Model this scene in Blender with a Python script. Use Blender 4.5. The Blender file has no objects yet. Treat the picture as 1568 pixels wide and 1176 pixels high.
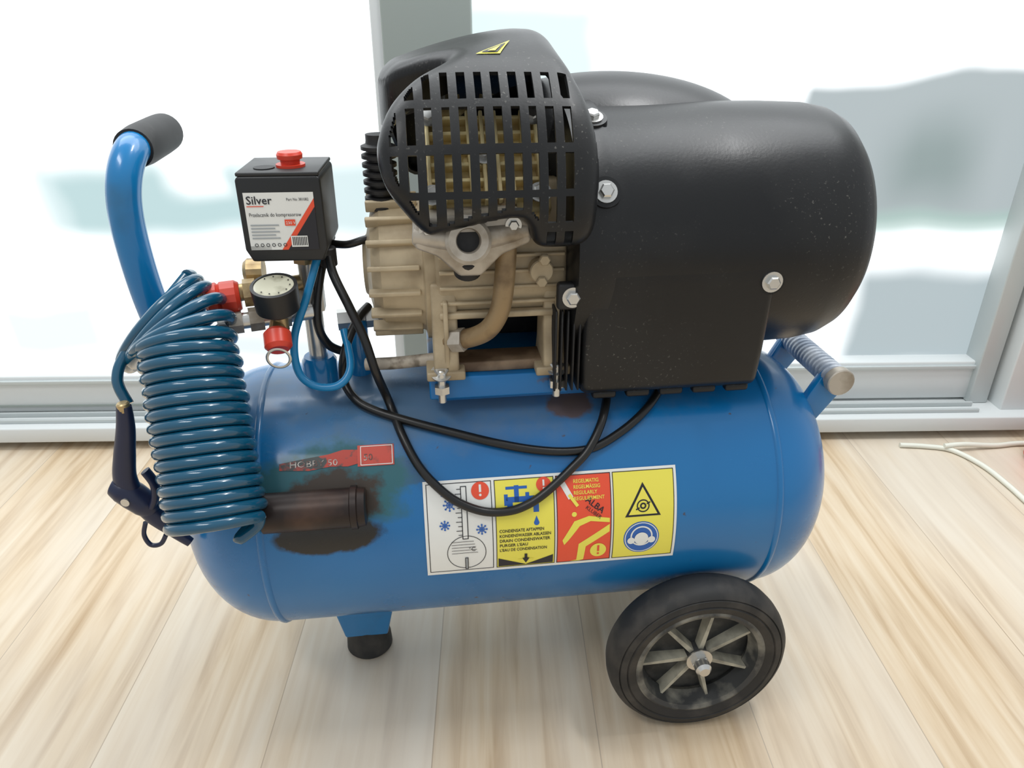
import bpy, bmesh, math, random
import numpy as np
from mathutils import Vector, Matrix
random.seed(3)
scn = bpy.context.scene
try:
    scn.view_settings.view_transform = 'Standard'
    scn.view_settings.look = 'None'
except Exception: pass

# ------------------------------------------------------------------ materials
def new_mat(name):
    m = bpy.data.materials.new(name); m.use_nodes = True
    return m, m.node_tree, m.node_tree.nodes['Principled BSDF']
def mat(name, col, rough=.5, metal=0., col2=None, scale=20., lo=.45, hi=.65, bump=0., coat=0., rough2=None, detail=6):
    m, nt, b = new_mat(name)
    b.inputs['Base Color'].default_value = (*col, 1)
    b.inputs['Roughness'].default_value = rough
    b.inputs['Metallic'].default_value = metal
    if coat: b.inputs['Coat Weight'].default_value = coat
    if col2 is not None or bump:
        tc = nt.nodes.new('ShaderNodeTexCoord')
        n = nt.nodes.new('ShaderNodeTexNoise'); n.inputs['Scale'].default_value = scale; n.inputs['Detail'].default_value = detail
        nt.links.new(tc.outputs['Object'], n.inputs['Vector'])
        if col2 is not None:
            r = nt.nodes.new('ShaderNodeMapRange'); r.inputs[1].default_value = lo; r.inputs[2].default_value = hi
            nt.links.new(n.outputs['Fac'], r.inputs[0])
            mx = nt.nodes.new('ShaderNodeMix'); mx.data_type = 'RGBA'
            mx.inputs[6].default_value = (*col, 1); mx.inputs[7].default_value = (*col2, 1)
            nt.links.new(r.outputs[0], mx.inputs[0]); nt.links.new(mx.outputs[2], b.inputs['Base Color'])
            if rough2 is not None:
                mr = nt.nodes.new('ShaderNodeMapRange'); mr.inputs[3].default_value = rough; mr.inputs[4].default_value = rough2
                nt.links.new(r.outputs[0], mr.inputs[0]); nt.links.new(mr.outputs[0], b.inputs['Roughness'])
        if bump:
            bp = nt.nodes.new('ShaderNodeBump'); bp.inputs['Strength'].default_value = bump; bp.inputs['Distance'].default_value = .002
            nt.links.new(n.outputs['Fac'], bp.inputs['Height']); nt.links.new(bp.outputs[0], b.inputs['Normal'])
    return m

M_black = mat('black_plastic', (.010,.011,.012), .38, col2=(.02,.021,.022), scale=9, rough2=.5)
M_black2 = mat('black_matte', (.009,.009,.010), .55, col2=(.022,.022,.022), scale=60, lo=.55, hi=.75)
M_rubber = mat('rubber', (.016,.016,.016), .62, col2=(.065,.058,.050), scale=26, lo=.48, hi=.78, bump=.2)
M_cable = mat('cable_black', (.008,.008,.008), .35)
M_alu = mat('cast_aluminium_dirty', (.52,.43,.29), .55, .15, col2=(.16,.11,.055), scale=16, lo=.42, hi=.78, bump=.35)
M_alu2 = mat('cast_aluminium', (.48,.44,.38), .42, .4, col2=(.20,.16,.11), scale=34, lo=.42, hi=.75, bump=.2)
M_yel = mat('oiled_fins', (.85,.72,.38), .5, .0, col2=(.55,.42,.20), scale=20)
M_steel = mat('steel', (.62,.62,.6), .3, .9)
M_brass = mat('brass', (.50,.38,.20), .38, .8, col2=(.25,.18,.10), scale=40)
M_bluep = mat('blue_paint', (.004,.17,.42), .25, coat=.4, col2=(.02,.12,.25), scale=12, lo=.58, hi=.85)
M_hose = mat('hose_blue', (.002,.072,.14), .2, coat=.5)
M_bluetube = mat('thin_tube_blue', (.01,.22,.48), .3)
M_red = mat('red_plastic', (.62,.05,.025), .35)
M_white = mat('white_plate', (.8,.8,.78), .5)
M_rust = mat('rusty_pipe', (.020,.012,.010), .40, .3, col2=(.065,.035,.024), scale=18, bump=.3)
M_navy = mat('navy_plastic', (.010,.016,.050), .35)
M_hub = mat('hub_plastic', (.02,.022,.023), .55, col2=(.10,.098,.09), scale=35, lo=.45, hi=.75)
M_rim = mat('rim_plastic', (.035,.037,.038), .5, col2=(.26,.25,.21), scale=28, lo=.45, hi=.68)
M_hubl = mat('hub_dusty', (.42,.40,.32), .6, col2=(.15,.145,.12), scale=40, lo=.4, hi=.7)
M_braid = mat('braided_sleeve', (.45,.40,.33), .6, .2, col2=(.2,.17,.13), scale=90)
M_tape = mat('wrapped_tape', (.50,.54,.60), .4, .1, col2=(.25,.30,.38), scale=40)

def shroud_mat():
    m, nt, b = new_mat('dusty_shroud')
    N = nt.nodes; L = nt.links
    tc = N.new('ShaderNodeTexCoord')
    n = N.new('ShaderNodeTexNoise'); n.inputs['Scale'].default_value = 7; n.inputs['Detail'].default_value = 8
    v = N.new('ShaderNodeTexNoise'); v.inputs['Scale'].default_value = 320; v.inputs['Detail'].default_value = 3
    L.new(tc.outputs['Object'], n.inputs['Vector']); L.new(tc.outputs['Object'], v.inputs['Vector'])
    r = N.new('ShaderNodeMapRange'); r.inputs[1].default_value=.64; r.inputs[2].default_value=.74
    L.new(v.outputs['Fac'], r.inputs[0])
    r2 = N.new('ShaderNodeMapRange'); r2.inputs[1].default_value=.44; r2.inputs[2].default_value=.72
    L.new(n.outputs['Fac'], r2.inputs[0])
    mu = N.new('ShaderNodeMath'); mu.operation='MULTIPLY'; L.new(r.outputs[0], mu.inputs[0]); L.new(r2.outputs[0], mu.inputs[1])
    m1 = N.new('ShaderNodeMix'); m1.data_type='RGBA'; m1.inputs[6].default_value=(.006,.0065,.0075,1); m1.inputs[7].default_value=(.014,.0145,.015,1)
    L.new(r2.outputs[0], m1.inputs[0])
    m2 = N.new('ShaderNodeMix'); m2.data_type='RGBA'; m2.inputs[7].default_value=(.16,.155,.14,1)
    L.new(m1.outputs[2], m2.inputs[6]); L.new(mu.outputs[0], m2.inputs[0]); L.new(m2.outputs[2], b.inputs['Base Color'])
    mr = N.new('ShaderNodeMapRange'); mr.inputs[3].default_value=.33; mr.inputs[4].default_value=.46
    L.new(r2.outputs[0], mr.inputs[0]); L.new(mr.outputs[0], b.inputs['Roughness'])
    b.inputs['Specular IOR Level'].default_value=.38
    bp = N.new('ShaderNodeBump'); bp.inputs['Strength'].default_value=.10; bp.inputs['Distance'].default_value=.001
    L.new(v.outputs['Fac'], bp.inputs['Height']); L.new(bp.outputs[0], b.inputs['Normal'])
    return m
M_shroud = shroud_mat()

# ------------------------------------------------------------------ helpers
def empty(name, loc=(0,0,0), rz=0, parent=None):
    e = bpy.data.objects.new(name, None); e.location = loc; e.rotation_euler = (0,0,rz)
    e.empty_display_size = .05
    scn.collection.objects.link(e)
    if parent: e.parent = parent
    return e
def mesh_obj(name, vs, fs, m, parent=None, smooth=None):
    me = bpy.data.meshes.new(name); me.from_pydata([tuple(v) for v in vs], [], [tuple(f) for f in fs]); me.update()
    bm = bmesh.new(); bm.from_mesh(me); bmesh.ops.remove_doubles(bm, verts=bm.verts, dist=1e-6)
    bmesh.ops.recalc_face_normals(bm, faces=bm.faces); bm.to_mesh(me); bm.free()
    if m: me.materials.append(m)
    o = bpy.data.objects.new(name, me); scn.collection.objects.link(o)
    if parent: o.parent = parent
    if smooth is not None:
        for p in me.polygons: p.use_smooth = True
        try: me.set_sharp_from_angle(angle=math.radians(smooth))
        except Exception: pass
    return o
def basis(axis):
    a = Vector(axis).normalized()
    t = Vector((0,0,1)) if abs(a.z) < .9 else Vector((1,0,0))
    e1 = t.cross(a).normalized(); e2 = a.cross(e1).normalized()
    return a, e1, e2
def lathe(name, prof, origin, axis, m, parent=None, seg=48, smooth=35, sx=1, sy=1, rot=0):
    a, e1, e2 = basis(axis); o = Vector(origin); vs=[]; fs=[]
    for r,h in prof:
        for k in range(seg):
            t = 2*math.pi*k/seg+rot
            vs.append(o + a*h + e1*(r*math.cos(t)*sx) + e2*(r*math.sin(t)*sy))
    for i in range(len(prof)-1):
        for k in range(seg):
            k2=(k+1)%seg
            fs.append((i*seg+k, i*seg+k2, (i+1)*seg+k2, (i+1)*seg+k))
    n=len(prof)-1
    if prof[0][0]>1e-5: fs.append(tuple(range(seg))[::-1])
    if prof[-1][0]>1e-5: fs.append(tuple(n*seg+k for k in range(seg)))
    return mesh_obj(name, vs, fs, m, parent, smooth)
def ring_lathe(name, prof, origin, axis, m, parent=None, seg=48, smooth=35):
    a, e1, e2 = basis(axis); o = Vector(origin); vs=[]; fs=[]; n=len(prof)
    for r,h in prof:
        for k in range(seg):
            t = 2*math.pi*k/seg
            vs.append(o + a*h + e1*(r*math.cos(t)) + e2*(r*math.sin(t)))
    for i in range(n):
        j=(i+1)%n
        for k in range(seg):
            k2=(k+1)%seg
            fs.append((i*seg+k, i*seg+k2, j*seg+k2, j*seg+k))
    return mesh_obj(name, vs, fs, m, parent, smooth)
def cyl(name, p0, p1, r, m, parent=None, seg=24, bev=.0012):
    p0=Vector(p0); p1=Vector(p1); L=(p1-p0).length; b=min(bev, r*.4, L*.4)
    return lathe(name, [(0,0),(r-b,0),(r,b),(r,L-b),(r-b,L),(0,L)], p0, p1-p0, m, parent, seg)
def box(name, c, s, m, parent=None, bev=.003, rot=(0,0,0), seg=3):
    me = bpy.data.meshes.new(name); bm = bmesh.new(); bmesh.ops.create_cube(bm, size=1)
    for v in bm.verts: v.co = Vector((v.co.x*s[0], v.co.y*s[1], v.co.z*s[2]))
    if bev>0: bmesh.ops.bevel(bm, geom=bm.edges[:], offset=bev, segments=seg, affect='EDGES', profile=.5)
    bm.to_mesh(me); bm.free()
    if m: me.materials.append(m)
    o = bpy.data.objects.new(name, me); scn.collection.objects.link(o); o.location=c; o.rotation_euler=rot
    if parent: o.parent=parent
    for p in me.polygons: p.use_smooth=True
    try: me.set_sharp_from_angle(angle=math.radians(50))
    except Exception: pass
    return o
def prism(name, poly, axis, a0, a1, m, parent=None, bev=.003, seg=3):
    def P(p,a):
        if axis=='X': return (a,p[0],p[1])
        if axis=='Y': return (p[0],a,p[1])
        return (p[0],p[1],a)
    n=len(poly); vs=[P(p,a0) for p in poly]+[P(p,a1) for p in poly]
    fs=[tuple(range(n)), tuple(range(n,2*n))[::-1]]+[(i,(i+1)%n,n+(i+1)%n,n+i) for i in range(n)]
    o = mesh_obj(name, vs, fs, m, parent, None)
    bm=bmesh.new(); bm.from_mesh(o.data)
    if bev>0: bmesh.ops.bevel(bm, geom=bm.edges[:], offset=bev, segments=seg, affect='EDGES', profile=.5, clamp_overlap=True)
    bm.to_mesh(o.data); bm.free()
    for p in o.data.polygons: p.use_smooth=True
    try: o.data.set_sharp_from_angle(angle=math.radians(40))
    except Exception: pass
    return o
def catmull(pts, n=8, closed=False):
    P=[Vector(p) for p in pts]; out=[]; N=len(P)
    rng = range(N if closed else N-1)
    for i in rng:
        if closed: p0,p1,p2,p3=P[(i-1)%N],P[i],P[(i+1)%N],P[(i+2)%N]
        else: p0,p1,p2,p3=P[max(i-1,0)],P[i],P[i+1],P[min(i+2,N-1)]
        for k in range(n):
            t=k/n
            out.append(.5*((2*p1)+(p2-p0)*t+(2*p0-5*p1+4*p2-p3)*t*t+(3*p1-p0-3*p2+p3)*t**3))
    if not closed: out.append(P[-1])
    return out
def sweep(name, pts, r, m, parent=None, seg=12, sub=8, radii=None, flat=1.0):
    path = catmull(pts, sub) if sub else [Vector(p) for p in pts]
    n=len(path); vs=[]; fs=[]
    T=[(path[min(i+1,n-1)]-path[max(i-1,0)]).normalized() for i in range(n)]
    ref = Vector((0,0,1)) if abs(T[0].z)<.9 else Vector((1,0,0))
    e1=(ref - T[0]*ref.dot(T[0])).normalized()
    for i in range(n):
        e1=(e1 - T[i]*e1.dot(T[i])).normalized(); e2=T[i].cross(e1)
        if radii:
            f=i/(n-1)*(len(radii)-1); k=min(int(f),len(radii)-2); rr=radii[k]+(radii[k+1]-radii[k])*(f-k)
        else: rr=r
        for k in range(seg):
            t=2*math.pi*k/seg
            vs.append(path[i]+e1*(rr*math.cos(t))+e2*(rr*math.sin(t)*flat))
    for i in range(n-1):
        for k in range(seg):
            k2=(k+1)%seg; fs.append((i*seg+k,i*seg+k2,(i+1)*seg+k2,(i+1)*seg+k))
    fs.append(tuple(range(seg))[::-1]); fs.append(tuple((n-1)*seg+k for k in range(seg)))
    return mesh_obj(name, vs, fs, m, parent, 60)
def bolt(name, c, axis, r, parent, washer=True, m=M_steel):
    a=Vector(axis).normalized(); c=Vector(c)
    if washer: lathe(name+'_washer', [(0,0),(r*1.5,0),(r*1.5,.0015),(0,.0015)], c, a, m, parent, 24)
    lathe(name, [(0,0),(r,0),(r,r*.7),(r*.8,r*.9),(0,r*.9)], c, a, m, parent, 6, 20)

# ------------------------------------------------------------------ compressor
AC = empty('air_compressor', (.01,.80,0), math.radians(7))
R=.155; ZC=.265

def tank_mat():
    m, nt, b = new_mat('tank_blue_paint'); N=nt.nodes; L=nt.links
    tc=N.new('ShaderNodeTexCoord')
    nz=N.new('ShaderNodeTexNoise'); nz.inputs['Scale'].default_value=16; nz.inputs['Detail'].default_value=9; nz.inputs['Roughness'].default_value=.65
    L.new(tc.outputs['Object'], nz.inputs['Vector'])
    nb=N.new('ShaderNodeTexNoise'); nb.inputs['Scale'].default_value=3.5; nb.inputs['Detail'].default_value=3
    L.new(tc.outputs['Object'], nb.inputs['Vector'])
    def blob(c, rad, amt, lo, hi):
        mp=N.new('ShaderNodeVectorMath'); mp.operation='SUBTRACT'; mp.inputs[1].default_value=c; L.new(tc.outputs['Object'], mp.inputs[0])
        dv=N.new('ShaderNodeVectorMath'); dv.operation='DIVIDE'; dv.inputs[1].default_value=rad; L.new(mp.outputs[0], dv.inputs[0])
        ln=N.new('ShaderNodeVectorMath'); ln.operation='LENGTH'; L.new(dv.outputs[0], ln.inputs[0])
        ad=N.new('ShaderNodeMath'); ad.operation='MULTIPLY_ADD'; ad.inputs[1].default_value=amt; L.new(nz.outputs['Fac'], ad.inputs[0]); L.new(ln.outputs['Value'], ad.inputs[2])
        mr=N.new('ShaderNodeMapRange'); mr.inputs[1].default_value=lo; mr.inputs[2].default_value=hi; mr.inputs[3].default_value=1; mr.inputs[4].default_value=0
        L.new(ad.outputs[0], mr.inputs[0]); return mr.outputs[0]
    def mixc(fac, a, bcol, k=1.0):
        if k!=1.0:
            q=N.new('ShaderNodeMath'); q.operation='MULTIPLY'; q.inputs[1].default_value=k; L.new(fac,q.inputs[0]); fac=q.outputs[0]
        mx=N.new('ShaderNodeMix'); mx.data_type='RGBA'
        L.new(fac, mx.inputs[0]) ; L.new(a, mx.inputs[6]); mx.inputs[7].default_value=(*bcol,1); return mx.outputs[2]
    r0=N.new('ShaderNodeMapRange'); r0.inputs[1].default_value=.3; r0.inputs[2].default_value=.75; L.new(nb.outputs['Fac'], r0.inputs[0])
    base=N.new('ShaderNodeMix'); base.data_type='RGBA'; base.inputs[6].default_value=(.003,.135,.375,1); base.inputs[7].default_value=(.006,.175,.43,1)
    L.new(r0.outputs[0], base.inputs[0])
    c=base.outputs[2]
    g=blob((-.10,-.06,.425),(.26,.09,.05),1.3,1.2,1.9); c=mixc(g, c, (.13,.17,.20), .65)
    gb=blob((.045,-.075,.405),(.035,.03,.02),1.5,1.4,1.6); c=mixc(gb, c, (.12,.065,.03), .8)
    gc_=blob((-.145,-.125,.36),(.05,.02,.02),1.8,1.6,1.75); c=mixc(gc_, c, (.05,.07,.08), .5)
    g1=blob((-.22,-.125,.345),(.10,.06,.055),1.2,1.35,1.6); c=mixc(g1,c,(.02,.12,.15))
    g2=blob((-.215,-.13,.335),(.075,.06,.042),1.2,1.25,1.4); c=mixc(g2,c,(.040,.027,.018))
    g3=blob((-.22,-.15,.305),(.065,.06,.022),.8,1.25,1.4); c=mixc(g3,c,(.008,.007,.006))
    ch=N.new('ShaderNodeTexNoise'); ch.inputs['Scale'].default_value=70; ch.inputs['Detail'].default_value=3; L.new(tc.outputs['Object'], ch.inputs['Vector'])
    cr=N.new('ShaderNodeMapRange'); cr.inputs[1].default_value=.72; cr.inputs[2].default_value=.76; L.new(ch.outputs['Fac'], cr.inputs[0])
    c=mixc(cr.outputs[0], c, (.06,.035,.02), .8)
    L.new(c, b.inputs['Base Color'])
    ro=N.new('ShaderNodeMapRange'); ro.inputs[3].default_value=.20; ro.inputs[4].default_value=.55; L.new(g1, ro.inputs[0])
    r3=N.new('ShaderNodeMath'); r3.operation='MULTIPLY_ADD'; r3.inputs[1].default_value=.12; L.new(nz.outputs['Fac'],r3.inputs[0]); L.new(ro.outputs[0],r3.inputs[2]); L.new(r3.outputs[0], b.inputs['Roughness'])
    b.inputs['Coat Weight'].default_value=.25; b.inputs['Coat Roughness'].default_value=.10
    return m
M_tank=tank_mat()
XL,XR=-.29,.272; DLl,DLr=.108,.102
prof=[]
for i in range(0,19):
    t=i/18*math.pi/2
    prof.append((R*math.sin(t)**.85 if i else 0, (XL-DLl*math.cos(t)) ))
prof += [(R,XL+.004),(R,XR-.004)]
for i in range(18,-1,-1):
    t=i/18*math.pi/2
    prof.append((R*math.sin(t)**.85 if i else 0, XR+DLr*math.cos(t)))
lathe('tank', prof, (0,0,ZC), (1,0,0), M_tank, AC, 128, 60)
for i,x in enumerate((XL,XR)):
    ring_lathe('tank_weld_seam_%d'%(i+1), [(R-.002,x-.005),(R+.0014,x-.003),(R+.0024,x),(R+.0014,x+.003),(R-.002,x+.005)], (0,0,ZC),(1,0,0), M_tank, AC, 128, 80)

def T(X,phi,off=0):
    p=math.radians(phi); return Vector((X, -(R+off)*math.cos(p), ZC+(R+off)*math.sin(p)))

# ---- decals
class Decal:
    def __init__(s, fn, cut=.004): s.fn=fn; s.g={}; s.cut=cut
    def _add(s, vs, fs, m, layer):
        if s.cut:
            bm=bmesh.new(); bv=[bm.verts.new((x,y,0)) for x,y in vs]
            for f in fs:
                try: bm.faces.new([bv[i] for i in f])
                except Exception: pass
            y0=min(v[1] for v in vs); y1=max(v[1] for v in vs); k=math.floor(y0/s.cut)+1
            while k*s.cut<y1-1e-5:
                bmesh.ops.bisect_plane(bm,geom=bm.verts[:]+bm.edges[:]+bm.faces[:],dist=1e-7,plane_co=(0,k*s.cut,0),plane_no=(0,1,0)); k+=1
            bm.verts.index_update(); bm.verts.ensure_lookup_table()
            vs=[(v.co.x,v.co.y) for v in bm.verts]; fs=[tuple(v.index for v in f.verts) for f in bm.faces]; bm.free()
        V,F=s.g.setdefault(m.name,([],[],m))[:2]; k=len(V)
        V.extend(s.fn(x,y,layer) for x,y in vs); F.extend(tuple(k+i for i in f) for f in fs)
    def rect(s,x0,y0,x1,y1,m,layer=1,n=1):
        s._add([(x0,y0),(x1,y0),(x1,y1),(x0,y1)],[(0,1,2,3)],m,layer)
    def frame(s,x0,y0,x1,y1,w,m,layer=2):
        s.rect(x0,y0,x1,y0+w,m,layer); s.rect(x0,y1-w,x1,y1,m,layer); s.rect(x0,y0,x0+w,y1,m,layer); s.rect(x1-w,y0,x1,y1,m,layer)
    def disc(s,cx,cy,r,m,layer=2,r0=0,n=32):
        if r0==0:
            s._add([(cx+r*math.cos(2*math.pi*k/n),cy+r*math.sin(2*math.pi*k/n)) for k in range(n)],[tuple(range(n))],m,layer); return
        vs=[];fs=[]
        for q in (r0,r):
            for k in range(n):
                t=2*math.pi*k/n; vs.append((cx+q*math.cos(t),cy+q*math.sin(t)))
        for k in range(n):
            k2=(k+1)%n; fs.append((k,k2,n+k2,n+k))
        s._add(vs,fs,m,layer)
    def poly(s,pts,m,layer=2): s._add(pts,[tuple(range(len(pts)))],m,layer)
    def line(s,x0,y0,x1,y1,w,m,layer=3):
        dx,dy=x1-x0,y1-y0; L=math.hypot(dx,dy); nx,ny=-dy/L*w/2,dx/L*w/2
        s.poly([(x0+nx,y0+ny),(x0-nx,y0-ny),(x1-nx,y1-ny),(x1+nx,y1+ny)],m,layer)
    def text(s,txt,x,y,size,m,layer=3,sx=1.0,rot=0,bold=0):
        cu=bpy.data.curves.new('t','FONT'); cu.body=txt; cu.size=size; cu.resolution_u=2; cu.offset=bold
        o=bpy.data.objects.new('t',cu); scn.collection.objects.link(o); bpy.context.view_layer.update()
        me=o.evaluated_get(bpy.context.evaluated_depsgraph_get()).to_mesh()
        c,sn=math.cos(rot),math.sin(rot)
        vs=[(x+(v.co.x*sx)*c-v.co.y*sn, y+v.co.x*sx*sn+v.co.y*c) for v in me.vertices]; fs=[tuple(p.vertices) for p in me.polygons]
        s._add(vs,fs,m,layer); bpy.data.objects.remove(o)
    def build(s,name,parent):
        for i,(V,F,m) in enumerate(s.g.values()):
            me=bpy.data.meshes.new(name); me.from_pydata([tuple(v) for v in V],[],F); me.update(); me.materials.append(m)
            o=bpy.data.objects.new(name+'_'+m.name,me); scn.collection.objects.link(o); o.parent=parent

I_w=mat('ink_white',(.80,.81,.78),.35); I_y=mat('ink_yellow',(.84,.76,.10),.35); I_k=mat('ink_black',(.012,.013,.02),.35)
I_b=mat('ink_blue',(.02,.12,.45),.35); I_r=mat('ink_red',(.80,.085,.035),.35); I_o=mat('ink_gray',(.35,.38,.4),.35)
D=Decal(lambda x,y,l: T(-.121+x, -7.5+math.degrees(y/R), .0007+l*.00022))
W,H=.274,.110
D.rect(0,0,W,H,I_w,0)
D.frame(.003,.004,.072,H-.003,.0008,I_k,1); 
D.rect(.075,.004,.139,H-.003,I_y,1); D.frame(.075,.004,.139,H-.003,.0008,I_k,2)
D.rect(.141,.004,.201,H-.003,I_r,1); D.frame(.141,.004,.201,H-.003,.0008,I_k,2)
D.rect(.203,.004,W-.003,H-.003,I_y,1); D.frame(.203,.004,W-.003,H-.003,.0008,I_k,2)
D.rect(.039,.045,.0455,.103,I_w,2); D.frame(.039,.045,.0455,.103,.0009,I_k,3)
for k in range(11): D.line(.033 if k%2 else .035,.05+k*.005,.039,.05+k*.005,.0007,I_k)
D.disc(.043,.028,.021,I_k,2,r0=.0203); D.rect(.041,.006,.0445,.022,I_o,3); D.frame(.041,.006,.0445,.022,.0008,I_k,4)
for k in range(5): D.line(.027,.028+k*.0035,.055-k*.001,.028+k*.0035,.0005,I_k)
D.text('°C',.045,.030,.007,I_k,3)
for (sx,sy,sr) in ((.027,.084,.007),(.021,.062,.0055),(.060,.055,.006),(.022,.097,.0045)):
    for k in range(4):
        a=math.pi*k/4; D.line(sx-sr*math.cos(a),sy-sr*math.sin(a),sx+sr*math.cos(a),sy+sr*math.sin(a),.0009,I_b)
    D.disc(sx,sy,sr*.5,I_b,3,r0=sr*.38,n=12)
    for k in range(8):
        a=math.pi*k/4; D.disc(sx+sr*.85*math.cos(a),sy+sr*.85*math.sin(a),.0011,I_b,3,n=8)
D.disc(.060,.097,.0095,I_r,2); D.rect(.0588,.0955,.0612,.1035,I_w,3); D.disc(.060,.0925,.0014,I_w,3,n=12)
D.rect(.096,.082,.101,.100,I_b,2); D.rect(.087,.096,.110,.099,I_b,2); D.rect(.087,.082,.123,.088,I_b,2); D.rect(.116,.070,.122,.088,I_b,2)
D.rect(.085,.079,.089,.091,I_b,2); D.rect(.088,.070,.094,.082,I_b,2); D.rect(.108,.088,.112,.092,I_b,2)
D.disc(.128,.099,.008,I_r,3); D.rect(.127,.0975,.129,.104,I_w,4); D.disc(.128,.095,.0012,I_w,4,n=10)
D.disc(.119,.058,.003,I_b,2,n=16); D.poly([(.1165,.0595),(.1215,.0595),(.119,.066)],I_b,2)
for k,t in enumerate(('CONDENSATE AFTAPPEN','KONDENSWASSER ABLASSEN','DRAIN CONDENSWATER','PURGER L\'EAU','L\'EAU DE CONDENSATION')):
    D.text(t,.0785,.049-k*.0058,.0050,I_k,3,sx=.84 if len(t)>18 else .95,bold=.00008)
D.poly([(.077,.017),(.107,.006),(.137,.017),(.137,.0055),(.077,.0055)],I_k,2)
D.poly([(.098,.014),(.107,.0062),(.116,.014)],I_y,3); D.rect(.1055,.014,.1085,.021,I_k,4); D.poly([(.1030,.0155),(.107,.0085),(.1110,.0155)],I_k,5)
for k,t in enumerate(('REGELMATIG','REGELMÄSSIG','REGULARLY','REGULIERMENT')): D.text(t,.160,.098-k*.0062,.0056,I_y,3,sx=.85,bold=.00008)
D.poly([(.152,.004),(.163,.004),(.165,.028),(.199,.050),(.199,.041),(.173,.024),(.171,.006),(.165,.0045)],I_y,2)
D.poly([(.149,.028),(.154,.034),(.166,.050),(.178,.055),(.199,.052),(.199,.057),(.176,.061),(.160,.056),(.147,.034)],I_y,2)
D.line(.146,.103,.157,.082,.006,I_w,3); D.line(.155,.086,.164,.073,.0035,I_y,4); D.disc(.160,.064,.0028,I_y,3,n=12)
D.text('ALBA',.172,.078,.010,I_k,3,rot=-.7,bold=.0001); D.text('KLUBER',.172,.070,.006,I_k,3,rot=-.7)
D.disc(.187,.018,.009,I_y,3); D.rect(.1858,.0165,.1882,.0245,I_r,4); D.disc(.187,.0135,.0014,I_r,4,n=10)
D.poly([(.216,.056),(.256,.056),(.236,.094)],I_k,2); D.poly([(.2200,.0583),(.2520,.0583),(.236,.0888)],I_y,3)
D.disc(.236,.068,.0072,I_k,4,r0=.0058); D.disc(.236,.068,.0036,I_k,4,r0=.0018,n=16); D.line(.228,.064,.232,.066,.0015,I_k,4); D.line(.240,.070,.244,.072,.0015,I_k,4)
D.disc(.235,.030,.020,I_b,2); D.disc(.235,.030,.0188,I_w,3,r0=.0178)
D.disc(.235,.032,.0125,I_w,4,r0=.0108); D.disc(.235,.029,.0078,I_w,5)
D.disc(.2235,.027,.0042,I_w,5,n=16); D.disc(.2465,.027,.0042,I_w,5,n=16)
D.build('warning_label',AC)
I_rw=mat('ink_red_worn',(.50,.05,.03),.45,col2=(.05,.06,.06),scale=45,lo=.50,hi=.56)
I_rr=mat('ink_red_faded',(.60,.07,.045),.45,col2=(.18,.06,.05),scale=50,lo=.55,hi=.7)
I_ww=mat('ink_white_worn',(.60,.55,.50),.45,col2=(.12,.06,.05),scale=80,lo=.42,hi=.52)
D=Decal(lambda x,y,l: T(-.267+x, 40+math.degrees(y/R), .0006+l*.0002))
D.poly([(0.0,.003),(.03,.001),(.052,.004),(.07,.003),(.083,.006),(.083,.020),(.065,.021),(.05,.017),(.02,.013),(0,.010)],I_rw,0)
D.rect(.080,.002,.118,.0245,I_rr,1); D.frame(.083,.003,.1165,.0235,.0008,I_w,2); D.text('HOBBY 50',.010,.005,.0095,I_ww,2,sx=1.15); D.text('50',.086,.008,.010,I_ww,3)
D.build('name_sticker',AC)

# horizontal rusty stub on the tank
c0=T(-.286,26,.010); c1=T(-.182,26,.010)
lathe('stub_tube',[(0,0),(.013,0),(.0205,.004),(.0205,.091),(.0225,.092),(.0225,.098),(.0205,.099),(.0195,.106),(.016,.107),(0,.1065)],c0,c1-c0,M_rust,AC,32)
cyl('stub_tip',T(-.298,25,.010),T(-.284,25,.010),.0165,M_bluep,AC)

# foot
prism('foot_bracket',[(-.252,.122),(-.248,.085),(-.238,.040),(-.182,.040),(-.172,.085),(-.168,.122)],'Y',-.030,.028,M_bluep,AC,.003)
lathe('rubber_foot',[(0,0),(.028,0),(.031,.004),(.030,.02),(.026,.043),(0,.043)],(-.21,-.004,0),(0,0,1),M_rubber,AC,32)

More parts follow.
